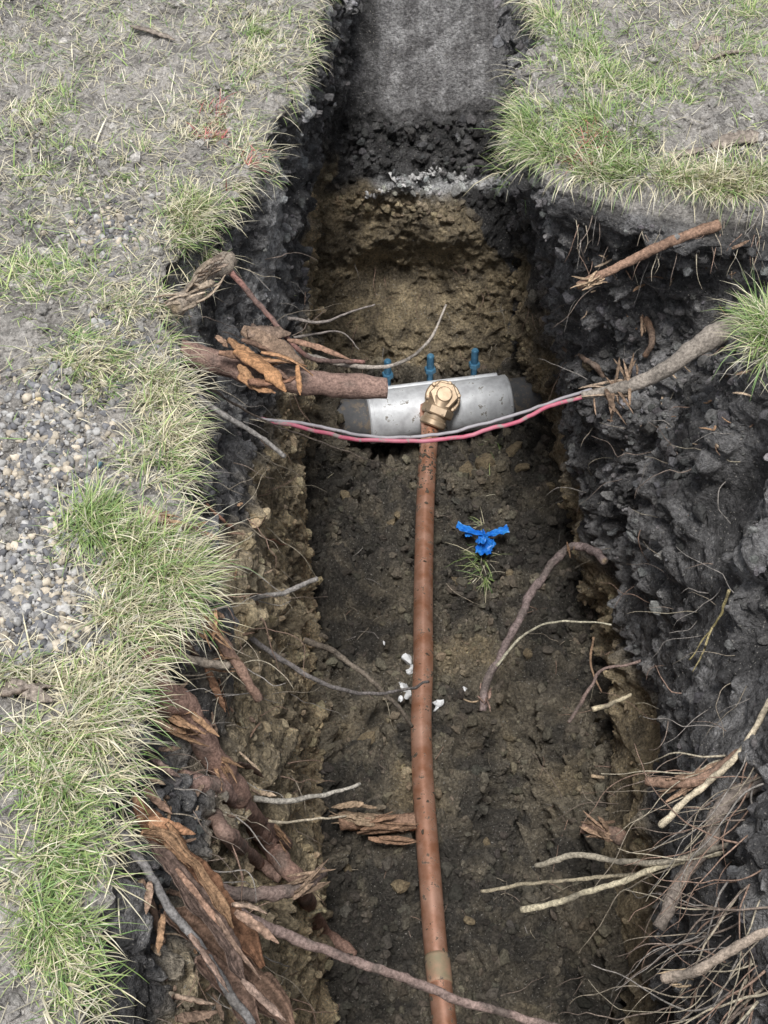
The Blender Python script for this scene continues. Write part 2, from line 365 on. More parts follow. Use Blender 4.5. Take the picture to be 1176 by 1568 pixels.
print("blades",len(GB))

# ------------------------------------------------------------------ tubes / roots
def catmull(pts,step=.006):
    pts=[Vector(q) for q in pts]; pts=[pts[0]*2-pts[1]]+pts+[pts[-1]*2-pts[-2]]; out=[];u=[]
    nseg=len(pts)-3
    for i in range(nseg):
        a,b,c,d=pts[i:i+4]; m=max(2,int((c-b).length/step))
        for j in range(m):
            t=j/m; out.append(.5*((2*b)+(c-a)*t+(2*a-5*b+4*c-d)*t*t+(3*b-a-3*c+d)*t**3)); u.append((i+t)/nseg)
    out.append(pts[-2]); u.append(1.); return np.array(out),np.array(u)
def tube_geo(pts,r0,r1,colr,sides=10,wob=.0,lump=.15,step=.006,endc=None,sd=None,flat=1.0):
    c,u=catmull(pts,step); sd=random.random()*50 if sd is None else sd
    if wob: c=c+wob*np.stack([fbm(c+sd,.05,3,1),fbm(c+sd,.05,3,2),fbm(c+sd,.05,3,3)],-1)
    T=np.gradient(c,axis=0); T/=np.linalg.norm(T,axis=1,keepdims=True)+1e-9
    up=np.array([.12,.2,1.]); A=np.cross(T,up); A/=np.linalg.norm(A,axis=1,keepdims=True)+1e-9; B=np.cross(T,A)
    r=(r0+(r1-r0)*u)
    th=np.linspace(0,2*np.pi,sides,endpoint=False)
    ring=(A[:,None]*np.cos(th)[None,:,None]+B[:,None]*(np.sin(th)*flat)[None,:,None])
    V=c[:,None]+ring*r[:,None,None]
    if lump: V=c[:,None]+ring*(r[:,None]*(1+lump*fbm((V+sd).reshape(-1,3),max(.012,r0*1.3),3,9).reshape(V.shape[:2])*2))[...,None]
    m=len(c); id_=np.arange(m*sides).reshape(m,sides); nx=np.roll(id_,-1,1)
    Fs=np.stack([id_[:-1],nx[:-1],nx[1:],id_[1:]],-1).reshape(-1,4)
    V=V.reshape(-1,3); V=np.vstack([V,c[:1],c[-1:]])
    a=m*sides; caps=[[a,nx[0,i],id_[0,i],a] for i in range(sides)]+[[a+1,id_[-1,i],nx[-1,i],a+1] for i in range(sides)]
    vr=1+.5*fbm(V+sd,.04,3,4); cc=np.array(colr)[None]*vr[:,None]
    mud=ss(.15,.4,fbm(V+sd,.05,3,17))[:,None]*.6 if lump else 0
    cc=cc*(1-mud)+np.array([.13,.115,.10])*mud
    if endc is not None:
        cc[-1]=endc; cc[-2]=endc
    return V,Fs,np.array(caps),cc
def join(name,parts,mat,smooth=True):
    vs=[];fs=[];cs=[];o=0
    for V,Fq,caps,cc in parts:
        vs.append(V);cs.append(cc);fs+= (Fq+o).tolist()
        fs+=[[x+o for x in dict.fromkeys(c)] for c in np.asarray(caps).tolist()] if len(caps) else []
        o+=len(V)
    me=bpy.data.meshes.new(name); V=np.vstack(vs); me.from_pydata(V.tolist(),[],fs); me.polygons.foreach_set("use_smooth",np.full(len(fs),smooth))
    a=me.color_attributes.new("Col",'FLOAT_COLOR','POINT'); c=np.ones((len(V),4),np.float32); c[:,:3]=np.clip(np.vstack(cs),.004,.95); a.data.foreach_set("color",c.ravel())
    me.materials.append(mat); me.update()
    ob=bpy.data.objects.new(name,me); scene.collection.objects.link(ob); return ob
def shard(a,b,w,th,colr,c2=None):
    a=Vector(a);b=Vector(b); d=(b-a); L=d.length; d.normalize()
    s=d.cross(Vector((random.gauss(0,.4),random.gauss(0,.4),1))).normalized(); nrm=s.cross(d)
    m=14; V=[];cc=[]; bend=random.uniform(-.12,.12)*L; tw=random.uniform(-.6,.6)
    e=[random.uniform(-.35,.35) for _ in range(m)]; e2=[random.uniform(-.35,.35) for _ in range(m)]; tip=random.uniform(-.4,.4)
    for i in range(m):
        t=i/(m-1); wd=w*(min(1,(1-t)*3.5+.12))*(min(1,.5+t*3)); c=a+d*L*t+nrm*bend*math.sin(t*math.pi)+s*tip*w*t
        s2=(s*math.cos(tw*t)+nrm*math.sin(tw*t)); n2=(nrm*math.cos(tw*t)-s*math.sin(tw*t))
        for jj,(p_,q_) in enumerate([(-1,-.5),(0,-.9),(1,-.5),(1,.5),(.35,.8),(-.3,.55),(-1,.5)]):
            ee=e[i] if p_<0 else e2[i]
            V.append(c+s2*wd*.5*(p_+ee*.6)+n2*th*q_*(1-.7*t)+n2*random.uniform(-.25,.25)*th)
            k=random.uniform(.6,1.3); base=colr if q_>0 or c2 is None else c2
            cc.append([base[0]*k,base[1]*k,base[2]*k])
    V=np.array(V); id_=np.arange(m*7).reshape(m,7); nx=np.roll(id_,-1,1)
    Fs=np.stack([id_[:-1],nx[:-1],nx[1:],id_[1:]],-1).reshape(-1,4)
    caps=np.array([[id_[0,0],id_[0,1],id_[0,2],id_[0,3]],[id_[0,0],id_[0,3],id_[0,4],id_[0,6]]])
    return V,Fs,caps,np.array(cc)
def splinters(pt,dr,k,L,w,colr=(.44,.27,.16),spread=.26,c2=(.18,.12,.08)):
    out=[]
    dr=Vector(dr).normalized()
    for _ in range(k):
        d=(dr+Vector([random.gauss(0,spread) for _ in range(3)])).normalized(); a=Vector(pt)+Vector([random.gauss(0,w*.6) for _ in range(3)])
        l=L*random.uniform(.35,1.2); kk=random.uniform(.5,1.15); cl=[c*kk for c in colr]
        out.append(shard(a-d*l*.5,a+d*l*.5,w*random.uniform(.18,.6),w*.15,cl,c2))
    return out
GY=(.30,.28,.26); PL=(.58,.50,.37); OR=(.52,.28,.14)
def root(pts,r0,r1,c,wob=.006,spl=None,endc=(.5,.38,.24),sides=10,lump=.2,extra=None):
    c=[x*1.3 for x in c]
    parts=[tube_geo(pts,r0,r1,c,sides,wob,lump,endc=endc)]
    if spl:
        for s in spl: parts+=splinters(*s)
    if extra: parts+=extra
    return join("tree_root",parts,M_bark)
pp=lambda l,z0,z1:[P(u,v,z0+(z1-z0)*i/(len(l)-1)) for i,(u,v) in enumerate(l)]
sp=lambda l,h=.008:[S(u,v,h if 0<i else -.01) for i,(u,v) in enumerate(l)]
# --- left bank
pr=pp([(275,545),(340,556),(420,578),(500,588),(592,594)],-.10,-.17)
e0=[]
for (a,b,w,c) in [((372,505),(470,548),.034,(.30,.21,.15)),((360,540),(440,600),.028,OR),((400,552),(470,562),.016,(.58,.33,.18)),((380,585),(460,575),.020,(.36,.2,.13)),((330,515),(350,530),.012,(.55,.36,.25)),
   ((440,520),(540,552),.010,(.38,.23,.16)),((455,560),(462,605),.010,OR),((365,575),(420,605),.018,(.50,.28,.15)),((378,512),(445,512),.028,(.28,.2,.15)),((350,520),(425,570),.022,(.42,.24,.13)),
   ((385,498),(440,530),.020,(.25,.18,.14)),((365,560),(400,600),.016,(.45,.26,.14)),((400,540),(480,575),.012,(.58,.33,.18)),((335,540),(420,560),.014,(.3,.18,.12)),((368,540),(440,553),.024,(.56,.32,.17)),((362,530),(400,560),.02,(.46,.26,.14)),
   ((370,520),(430,548),.014,(.22,.14,.10)),((395,560),(445,585),.012,(.24,.15,.11))]:
    e0.append(shard(P(*a,-.07),P(*b,-.09),w,w*.3,c,(.16,.10,.08)))
root(pr,.027,.0215,(.25,.165,.135),.004,extra=e0,sides=20,lump=.12)
root(pp([(335,400),(375,440),(425,500),(478,548),(558,553)],-.03,-.16),.006,.004,(.24,.13,.11))
root(pp([(470,545),(540,560),(605,558),(655,525),(683,467)],-.18,-.12),.0055,.002,(.34,.30,.26),.003)
root(pp([(268,583),(330,625),(385,660),(437,698)],-.06,-.25),.006,.004,GY)
root(pp([(275,560),(330,600),(400,640),(500,680),(610,720)],-.10,-.6),.003,.0012,(.25,.2,.16))
root(pp([(440,488),(500,492),(545,475),(573,465)],-.40,-.4),.004,.0015,(.25,.22,.2))
root(pp([(450,515),(520,508),(548,535)],-.45,-.45),.003,.001,(.25,.22,.2))
root([P(352,396,-.04),P(318,420,-.02),P(290,452,-.01),P(266,470,-.0)],.018,.017,(.30,.25,.20),.003,
     spl=[(P(280,460,.01),(-.7,-.5,.05),9,.06,.018,(.62,.50,.38)),(P(325,412,.01),(.6,.5,.1),9,.07,.018,(.36,.28,.22)),(P(305,435,.015),(.6,.6,.05),8,.08,.022,(.60,.48,.36))],endc=(.65,.5,.33),sides=14,lump=.3)
root(sp([(225,785),(255,800),(290,806),(332,823)],.012),.009,.003,(.34,.21,.14),spl=[(S(250,797,.015),(1,-.4,0),8,.06,.012,(.6,.4,.25))])
root(sp([(315,772),(355,805),(400,822),(440,835)],.02),.0032,.0015,(.42,.22,.15))
root(pp([(350,932),(400,915),(440,905),(487,885)],-.42,-.5),.006,.0045,GY)
root(pp([(350,955),(400,990),(470,1035),(540,1060),(610,1060),(656,1045)],-.35,-.75),.0055,.003,(.20,.18,.17),.006)
root(pp([(465,980),(520,1005),(575,1050),(612,1085),(632,1112)],-.75,-1.0),.007,.004,(.18,.15,.12))
root(pp([(312,945),(340,985),(370,1030),(398,1072)],-.06,-.18),.010,.007,(.25,.16,.12),spl=[(P(325,965,-.05),(.4,-.8,-.1),8,.08,.012)])
root(pp([(205,995),(260,1003),(310,1012),(350,1018)],-.02,-.12),.010,.006,(.24,.2,.16),spl=[(P(345,1016,-.12),(1,-.1,0),5,.04,.010)])
root(sp([(205,990),(240,1040),(290,1100),(330,1160),(365,1225),(410,1290),(455,1350),(490,1420),(540,1462)],.036),.022,.014,(.26,.165,.13),.008,sides=14,
     spl=[(S(275,1105,.05),(1,-.5,-.1),9,.09,.018),(S(335,1170,.05),(.5,-.9,0),6,.07,.014)])
root(sp([(280,1190),(330,1205),(370,1232),(405,1262),(438,1292)],.045),.014,.011,(.27,.18,.15),sides=12,spl=[(S(425,1282,.045),(1,-1,-.2),7,.06,.012)])
root(sp([(330,1250),(350,1280),(390,1315),(430,1345)],.05),.013,.011,(.27,.18,.145),sides=12)
root(pp([(385,1222),(440,1226),(500,1216),(552,1199)],-.42,-.5),.0055,.003,(.40,.37,.32))
root(pp([(410,1257),(460,1258),(530,1248)],-.5,-.55),.003,.0015,(.38,.33,.25))
root(pp([(325,1362),(370,1368),(420,1368),(460,1360),(497,1335)],-.30,-.42),.012,.009,(.25,.185,.16),sides=12,spl=[(P(475,1350,-.38),(1,.7,0),12,.07,.014,(.38,.27,.19))])
root(pp([(178,1270),(215,1320),(262,1392),(320,1470),(388,1570)],-.02,-.16),.0065,.006,(.2,.19,.185),.006)
root(pp([(345,1385),(420,1425),(520,1465),(620,1500),(730,1540),(860,1575)],-.30,-.62),.0085,.0065,(.30,.22,.195),.006,sides=12)
root(pp([(215,1350),(235,1400),(250,1440)],-.1,-.2),.006,.004,(.3,.2,.15))
ch=[P(520,1256,-1.30),P(560,1258,-1.30),P(600,1258,-1.30),P(636,1256,-1.30)]
root(ch,.022,.019,(.32,.20,.14),.004,sides=10,lump=.3,spl=[(P(545,1255,-1.28),(-1,.1,0),14,.10,.026,(.52,.38,.26),.12),(P(590,1262,-1.28),(1,0,0),14,.12,.026,(.42,.26,.17),.12)])
def slab(pts,w,col_out,col_in,curv=.5,th=.004):
    c,u=catmull(pts,.005); T=np.gradient(c,axis=0); T/=np.linalg.norm(T,axis=1,keepdims=True); A=np.cross(T,np.array([.45,.0,1.])); A/=np.linalg.norm(A,axis=1,keepdims=True); B=np.cross(A,T)
    m=len(c); kx=17; V=[];cc=[]; sd=random.random()*30
    for side,(o,cl) in enumerate([(0,col_in),(-th,col_out)]):
        for i in range(m):
            ww=w*(min(1,.3+u[i]*5))*(min(1,(1-u[i])*4+.15))
            eL=1+.7*float(fbm(np.array([[c[i][1]*40+sd,0,0]]),1,3)[0]); eR=1+.7*float(fbm(np.array([[c[i][1]*40+sd,9,0]]),1,3)[0])
            for j in range(kx):
                s=j/(kx-1)*2-1; q=c[i]+A[i]*(ww*.5*s*(eL if s<0 else eR))+B[i]*(o+curv*ww*(s*s-.5)*.6+.004*float(vn(np.array([[i*.06+sd,j*1.3,7]]))[0]))
                V.append(q)
                k=(.35+.9*float(vn(np.array([[i*.10,j*1.7+sd,side]]))[0]))*(.8+.4*float(vn(np.array([[i*.5,j*.9+sd,side]]))[0])); cc.append([x*k for x in cl])
    V=np.array(V); id_=np.arange(2*m*kx).reshape(2,m,kx)
    f=[]
    for sd_ in (0,1):
        q=id_[sd_]; g=np.stack([q[:-1,:-1],q[:-1,1:],q[1:,1:],q[1:,:-1]],-1).reshape(-1,4); f.append(g if sd_==0 else g[:,::-1])
    for col_ in (0,kx-1):
        f.append(np.stack([id_[0,:-1,col_],id_[0,1:,col_],id_[1,1:,col_],id_[1,:-1,col_]],-1))
    f.append(np.stack([id_[0,0,:-1],id_[1,0,:-1],id_[1,0,1:],id_[0,0,1:]],-1)); f.append(np.stack([id_[0,-1,:-1],id_[1,-1,:-1],id_[1,-1,1:],id_[0,-1,1:]],-1))
    V=V+.004*np.stack([fbm(V,.02,3,1),fbm(V,.02,3,2),fbm(V,.02,3,3)],-1)
    return V,np.vstack(f),[],np.array(cc)
parts=[slab(pp([(205,1235),(250,1290),(310,1350),(365,1430),(400,1480)],-.03,-.2),.040,(.22,.15,.12),(.30,.16,.095)),
 slab(pp([(250,1400),(320,1440),(380,1500),(450,1580)],-.12,-.28),.050,(.24,.17,.14),(.28,.18,.13)),
 slab(pp([(215,1275),(260,1285),(330,1370),(355,1420)],-.0,-.1),.014,(.4,.24,.15),(.48,.30,.18)),
 slab(pp([(230,1290),(280,1350),(345,1440),(375,1500)],-.03,-.15),.026,(.22,.16,.13),(.24,.17,.14)),
 slab(pp([(300,1470),(340,1500),(400,1580)],-.10,-.2),.035,(.25,.18,.15),(.32,.21,.16))]
for (a,b,w,c) in [((225,1255),(300,1275),.014,(.48,.26,.15)),((255,1260),(290,1310),.012,(.52,.3,.17)),((205,1220),(250,1290),.014,(.35,.22,.14)),((265,1525),(330,1540),.016,(.62,.46,.34)),((270,1560),(335,1555),.014,(.32,.22,.16)),((230,1350),(225,1400),.01,(.55,.38,.28)),
   ((250,1400),(245,1460),.01,(.45,.28,.17)),((360,1395),(430,1440),.012,(.45,.3,.22)),((355,1385),(410,1400),.011,(.55,.4,.3)),((210,1240),(290,1330),.008,(.5,.3,.18)),((270,1330),(350,1430),.008,(.45,.28,.2)),((330,1400),(400,1500),.008,(.35,.24,.18)),((290,1430),(350,1520),.01,(.4,.28,.22)),((370,1500),(440,1560),.01,(.42,.3,.24))]:
    parts.append(shard(P(*a,-.05),P(*b,-.08),w,w*.25,c,(.19,.12,.09)))
join("broken_root_bark",parts,M_wood)
parts=[]
for (a,b,w,c) in [((220,1090),(305,1130),.016,(.55,.32,.2)),((315,1020),(345,1090),.012,(.42,.24,.15)),((310,945),(350,1010),.014,(.5,.3,.18)),((225,1150),(275,1190),.01,(.5,.36,.3)),((215,1200),(260,1250),.012,(.4,.26,.19)),
                  ((240,800),(320,800),.012,(.55,.33,.21)),((215,775),(250,800),.018,(.68,.52,.4)),((270,960),(310,1010),.01,(.28,.21,.17)),((360,1170),(405,1190),.012,(.28,.2,.18)),((230,1100),(290,1128),.010,(.6,.4,.28)),((335,1040),(350,1095),.008,(.5,.3,.2))]:
    parts.append(shard(S(*a,.015),S(*b,.03),w,w*.25,c,(.18,.12,.09)))
for _ in range(90):
    u=random.uniform(200,400); v=random.uniform(760,1560); q=S(u,v,.012)
    parts.append(shard(q,q+Vector((random.gauss(0,.02),random.gauss(0,.025),random.gauss(0,.012))),random.uniform(.003,.008),.0015,random.choice([(.5,.32,.2),(.36,.24,.17),(.6,.46,.33),(.28,.2,.15)]),(.2,.14,.1)))
for _ in range(50):
    u=random.uniform(880,1170); v=random.uniform(360,700); q=S(u,v,.010)
    parts.append(shard(q,q+Vector((random.gauss(0,.015),random.gauss(0,.02),random.gauss(0,.012))),random.uniform(.002,.007),.0015,random.choice([(.5,.32,.2),(.36,.24,.17),(.6,.46,.33)]),(.2,.14,.1)))
for (a,b,w) in [((1090,225),(1170,205),.03),((1020,240),(1085,225),.02),((1060,75),(1110,60),.02),((1080,95),(1150,80),.02),((200,40),(270,60),.02),((0,1060),(90,1050),.035),((10,1045),(80,1075),.02)]:
    parts.append(shard(S(*a,.010),S(*b,.016),w,w*.2,(.38,.32,.27),(.2,.15,.12)))
join("wood_splinters",parts,M_wood)
# --- right bank
root(pp([(1200,470),(1110,508),(1030,555),(980,585),(890,604)],.0,-.16),.024,.008,(.27,.235,.20),.006,sides=16,
     spl=[(P(965,570,-.12),(.15,1,.4),7,.08,.018,(.36,.25,.17)),(P(937,615,-.15),(.05,-1,-.4),8,.08,.016,(.38,.26,.18)),(P(925,600,-.15),(-1,-.1,0),6,.09,.013,(.5,.38,.28))])
root(pp([(885,437),(960,402),(1030,368),(1100,343)],-.08,-.02),.0078,.011,(.27,.17,.12),.004,spl=[(P(905,430,-.07),(-1,-.35,0),7,.07,.012,(.62,.45,.3))],sides=12)
root(sp([(925,578),(900,552),(862,535)],.05),.008,.004,(.24,.17,.13))
root(sp([(985,480),(1000,520),(990,545)],.03),.009,.006,(.3,.19,.13),spl=[(S(990,500,.04),(0,1,.3),5,.06,.012,(.42,.29,.2))])
root(pp([(928,858),(900,840),(868,842),(832,880),(795,945),(768,1000),(744,1045),(740,1088)],-.85,-1.1),.0100,.0090,(.22,.17,.16),.008,sides=12,
     spl=[(P(742,1070,-1.08),(0,-1,-.1),6,.05,.012,(.45,.3,.24)),(P(875,838,-.9),(-.1,1,.3),3,.04,.008)])
root(pp([(745,1065),(725,1075),(710,1072)],-1.1,-1.12),.003,.0015,(.4,.3,.2))
root(pp([(760,1020),(800,975),(850,952),(937,957)],-1.0,-.9),.0035,.002,(.44,.41,.31))
root(pp([(905,1087),(935,1078),(966,1063)],-.9,-.9),.0055,.0045,(.5,.43,.3))
root(pp([(870,1105),(905,1050),(925,1025),(990,1010)],-1.0,-.9),.0045,.003,(.22,.16,.14))
root(pp([(910,975),(905,1020),(922,1060)],-1.0,-1.1),.003,.002,(.3,.2,.13))
root(pp([(1010,1266),(1070,1210),(1125,1160),(1185,1065)],-.40,-.25),.0055,.005,PL)
root(pp([(822,1325),(880,1310),(950,1318),(1010,1322),(1080,1305),(1180,1275)],-.60,-.35),.0055,.0045,(.36,.32,.25))
root(pp([(798,1391),(880,1372),(950,1350),(1020,1325),(1120,1300),(1190,1260)],-.60,-.35),.0055,.0045,(.52,.46,.33))
root(pp([(736,1366),(800,1355),(900,1345),(1000,1340)],-.7,-.55),.0035,.0035,(.36,.31,.22))
root(pp([(1018,1500),(1065,1490),(1120,1455),(1190,1420)],-.30,-.2),.008,.006,(.38,.31,.25),spl=[(P(1040,1497,-.3),(-1,-.2,0),6,.05,.010,(.55,.42,.28))])
root(pp([(990,1197),(1050,1198),(1090,1185),(1140,1150),(1190,1130)],-.40,-.3),.008,.009,(.28,.18,.13),spl=[(P(1065,1190,-.38),(1,.4,.1),12,.10,.016,(.48,.32,.22))])
root(pp([(1005,1420),(1050,1345),(1085,1295),(1105,1240),(1180,1190)],-.50,-.3),.011,.012,(.25,.21,.18),.012,sides=12)
root(pp([(905,1190),(925,1192)],-.9,-.9),.004,.003,(.4,.3,.2))
root([P(955,1285,-1.0),P(925,1275,-1.0),P(890,1270,-1.0)],.016,.012,(.26,.17,.13),spl=[(P(915,1273,-.98),(-1,.2,.1),10,.07,.018,(.42,.28,.19),.35)])
root(pp([(1090,960),(1075,1000),(1060,1030)],-.3,-.4),.002,.001,(.5,.42,.22)); root(pp([(1115,905),(1095,955),(1055,1010)],-.2,-.4),.0025,.001,(.5,.42,.2))
parts=[]
def hair(p0,d0,L,r,c,grav=.15,wig=.28):
    pts=[Vector(p0)]; d=Vector(d0).normalized(); k=max(3,int(L/.02))
    for _ in range(k):
        d=(d+Vector([random.gauss(0,wig) for _ in range(3)])+Vector((0,0,-grav))).normalized(); pts.append(pts[-1]+d*.02)
    parts.append(tube_geo(pts,r,r*.35,c,5,0,0,step=.01))
hc=[(.42,.36,.28),(.52,.46,.35),(.30,.24,.2),(.38,.26,.2),(.36,.33,.3)]
for _ in range(75):
    hair(S(random.uniform(1040,1176),random.uniform(1150,1568)),(-.8,random.gauss(-.5,.5),.1),random.uniform(.08,.3),random.uniform(.0008,.0022),random.choice(hc),.08,.18)
for _ in range(30):
    v=random.uniform(1330,1560); hair(P(random.gauss(1160,20),v,random.uniform(-.4,-.25)),(-1,random.gauss(-.9,.5),-.25),random.uniform(.12,.28),random.uniform(.001,.003),random.choice(hc),.05,.15)
for _ in range(90):
    hair(S(random.uniform(860,1150),random.uniform(430,1250)),(-.8,random.gauss(0,.6),.1),random.uniform(.04,.18),random.uniform(.0006,.0013),random.choice(hc))
for _ in range(50):
    hair(S(random.uniform(880,1176),random.uniform(320,400)),(-.2,-.8,-.2),random.uniform(.04,.12),random.uniform(.0006,.0014),random.choice(hc),.3)
for _ in range(150):
    hair(S(random.uniform(230,450),random.uniform(380,1560)),(.8,random.gauss(0,.6),.1),random.uniform(.04,.2),random.uniform(.0006,.0016),random.choice(hc))
for _ in range(40):
    hair(S(random.uniform(450,840),random.uniform(400,560)),(0,-1,.1),random.uniform(.04,.15),random.uniform(.0006,.0014),random.choice(hc))
for _ in range(60):
    hair(S(random.uniform(480,930),random.uniform(750,1560))+Vector((0,0,.01)),(random.gauss(0,1),random.gauss(0,1),.3),random.uniform(.04,.15),random.uniform(.0006,.0014),random.choice(hc),.2)
join("fine_roots",parts,M_bark)

# ------------------------------------------------------------------ metal materials
def metal(name,c1,c2,nscale,metallic,rough,dirt,dirt_lo,bscale=60,bump=.15,dscale=34):
    m,nt,b=newmat(name); L=nt.links
    n1=objnoise(nt,nscale,5,.6); mx=N_(nt,"ShaderNodeMix"); mx.data_type='RGBA'
    st_=N_(nt,"ShaderNodeMapRange"); st_.inputs[1].default_value=.35; st_.inputs[2].default_value=.65; L.new(n1.outputs["Fac"],st_.inputs[0]); L.new(st_.outputs[0],mx.inputs[0]); mx.inputs[6].default_value=(*c1,1); mx.inputs[7].default_value=(*c2,1)
    n2=objnoise(nt,dscale,9,.72); r=N_(nt,"ShaderNodeMapRange"); r.inputs[1].default_value=dirt_lo; r.inputs[2].default_value=dirt_lo+.05; L.new(n2.outputs["Fac"],r.inputs[0])
    m2=N_(nt,"ShaderNodeMix"); m2.data_type='RGBA'; L.new(r.outputs[0],m2.inputs[0]); L.new(mx.outputs[2],m2.inputs[6]); m2.inputs[7].default_value=(*dirt,1)
    L.new(m2.outputs[2],b.inputs["Base Color"])
    inv=N_(nt,"ShaderNodeMapRange"); inv.inputs[3].default_value=metallic; inv.inputs[4].default_value=0; L.new(r.outputs[0],inv.inputs[0]); L.new(inv.outputs[0],b.inputs["Metallic"])
    rr=N_(nt,"ShaderNodeMapRange"); rr.inputs[3].default_value=rough; rr.inputs[4].default_value=.9; L.new(r.outputs[0],rr.inputs[0]); L.new(rr.outputs[0],b.inputs["Roughness"])
    bp=N_(nt,"ShaderNodeBump"); bp.inputs["Strength"].default_value=bump; bp.inputs["Distance"].default_value=.003; L.new(n2.outputs["Fac"],bp.inputs["Height"]); L.new(bp.outputs[0],b.inputs["Normal"])
    return m
M_cu=metal("copper",(.58,.27,.16),(.88,.52,.38),20,.65,.36,(.13,.10,.075),.575,dscale=46)
M_cuw=metal("weathered_copper",(.34,.29,.19),(.58,.35,.24),22,.3,.6,(.14,.12,.10),.54)
M_br=metal("bronze",(.46,.34,.23),(.60,.46,.32),30,.5,.45,(.20,.16,.12),.57)
M_ss=metal("galvanised_steel",(.56,.57,.59),(.82,.84,.86),30,.15,.5,(.26,.24,.21),.585,bump=.3,dscale=30)
M_ci=metal("cast_iron",(.10,.102,.105),(.18,.18,.185),14,.1,.8,(.24,.20,.16),.52)
M_bolt=metal("blue_coated_bolt",(.05,.17,.30),(.12,.30,.45),40,.3,.4,(.08,.07,.06),.66)
M_cabr=metal("red_cable_jacket",(.58,.12,.19),(.64,.26,.32),20,.0,.5,(.38,.32,.30),.55)
M_cabg=metal("grey_cable_jacket",(.34,.32,.34),(.48,.46,.48),20,.0,.55,(.2,.18,.17),.60)
M_blue=metal("blue_ribbon_plastic",(.01,.17,.68),(.05,.32,.80),30,.0,.4,(.06,.14,.3),.68)
M_wht=metal("white_chalk",(.78,.79,.80),(.88,.89,.90),30,.0,.7,(.4,.38,.35),.66)

pl=[(655,622,-1.275),(658,660,-1.30),(655,700,-1.315),(651,780,-1.325),(649,860,-1.33),(648,940,-1.34),(648,1020,-1.34),(645,1100,-1.34),(647,1180,-1.34),(652,1260,-1.34),(659,1350,-1.34),(667,1450,-1.34),(680,1560,-1.34),(690,1660,-1.34),(700,1800,-1.35)]
pts=[P(*q) for q in pl]; last=pts[-1]; pts.append(Vector((last.x,.36,-1.36)))
V,Fs,caps,cc=tube_geo(pts,.0262,.0262,(.5,.5,.5),32,0,0,step=.012)
o=join("copper_service_pipe",[(V,Fs,caps,cc)],M_cu)
c1_=[P(669,1464,-1.34),P(672,1490,-1.34),P(674,1508,-1.34)]
V,Fs,caps,cc=tube_geo(c1_,.0282,.0280,(.5,.5,.5),32,0,0.01,step=.006)
cpl=join("pipe_coupling",[(V,Fs,caps,cc)],M_cuw); cpl.parent=o
mp=[];ms=[]
cpts,_u=catmull(pts,.01)
for _ in range(240):
    q=cpts[random.randrange(6,len(cpts)-60)] if random.random()<.55 else cpts[random.randrange(10,34)]
    an=random.uniform(.2,2.9); mp.append((q[0]+.0262*math.cos(an),q[1],q[2]+.0262*math.sin(an))); ms.append(.0015+.008*random.random()**3)
mud=lumps("mud_on_pipe",np.array(mp),np.array(ms),np.ones((len(mp),3))*np.array([.14,.115,.085]),M_clod,.5); mud.parent=o
def empty(name,loc=(0,0,0)):
    e=bpy.data.objects.new(name,None); scene.collection.objects.link(e); e.location=loc; return e
Lp=P(562,640,-1.33); Rp=P(778,613,-1.33); AX=(Rp-Lp); AXL=AX.length; ax=AX.normalized(); Cn=(Lp+Rp)/2
up=Vector((0,0,1)); bk=up.cross(ax).normalized()
def cyl(name,a,b,r,mat,parent=None,sides=48,bev=.0,r2=None):
    a=Vector(a);b=Vector(b);d=(b-a);L=d.length;d.normalize(); s=d.orthogonal().normalized(); t=d.cross(s)
    r2=r if r2 is None else r2
    prof=[(0,0),(0,r-bev),(bev,r),(L-bev,r2),(L,r2-bev),(L,0)] if bev else [(0,0),(0,r),(L,r2),(L,0)]
    V=[];F_=[]
    for (h,rr) in prof:
        for i in range(sides):
            an=2*math.pi*i/sides; V.append(a+d*h+(s*math.cos(an)+t*math.sin(an))*max(rr,1e-5))
    for k in range(len(prof)-1):
        for i in range(sides):
            j=(i+1)%sides; F_.append((k*sides+i,k*sides+j,(k+1)*sides+j,(k+1)*sides+i))
    me=bpy.data.meshes.new(name); me.from_pydata(V,[],F_); me.materials.append(mat)
    me.polygons.foreach_set("use_smooth",np.full(len(F_),sides>8)); 
    ob=bpy.data.objects.new(name,me); scene.collection.objects.link(ob)
    try: me.set_sharp_from_angle(angle=math.radians(35))
    except Exception: pass
    if parent: ob.parent=parent
    return ob
R0=.066; RS=.079
cyl("water_main_pipe",Lp-ax*.55,Rp+ax*.6,R0,M_ci,None,48,.003)
sl=empty("repair_sleeve")
cyl("band",Lp,Rp,RS,M_ss,sl,72,.003)
cyl("gasket_lip_1",Lp-ax*.005,Lp+ax*.001,RS-.008,M_ci,sl,48); cyl("gasket_lip_2",Rp-ax*.001,Rp+ax*.005,RS-.008,M_ci,sl,48)
for i_,f in enumerate((.02,.98)): cyl("end_rib_%d"%(i_+1),Lp+ax*(AXL*f-.006),Lp+ax*(AXL*f+.006),RS+.0015,M_ss,sl,72,.001)
bar_c=Cn+bk*.080+up*.012
for sgn in (-1,1):
    a=bar_c-ax*(AXL*.46)+up*(.0 if sgn<0 else .022)
    cyl("clamp_bar",a,a+ax*AXL*.92,.010,M_ss,sl,16,.002)
for i,(u,v) in enumerate([(602,590),(667,578),(735,574)]):
    fr=(u-562)/216; c=Lp+ax*AXL*fr+bk*.098+up*.02
    cyl("bolt_shank",c,c+up*.115,.0100,M_bolt,sl,14,.002)
    for k in range(9): cyl("bolt_thread",c+up*(.064+k*.0055),c+up*(.0665+k*.0055),.0112,M_bolt,sl,14)
    cyl("bolt_nut",c+up*.047,c+up*.064,.018,M_bolt,sl,6,.002)
cs=empty("corporation_stop")
base=Cn+up*.040-bk*.02; dr=(up*.80-bk*.50).normalized()
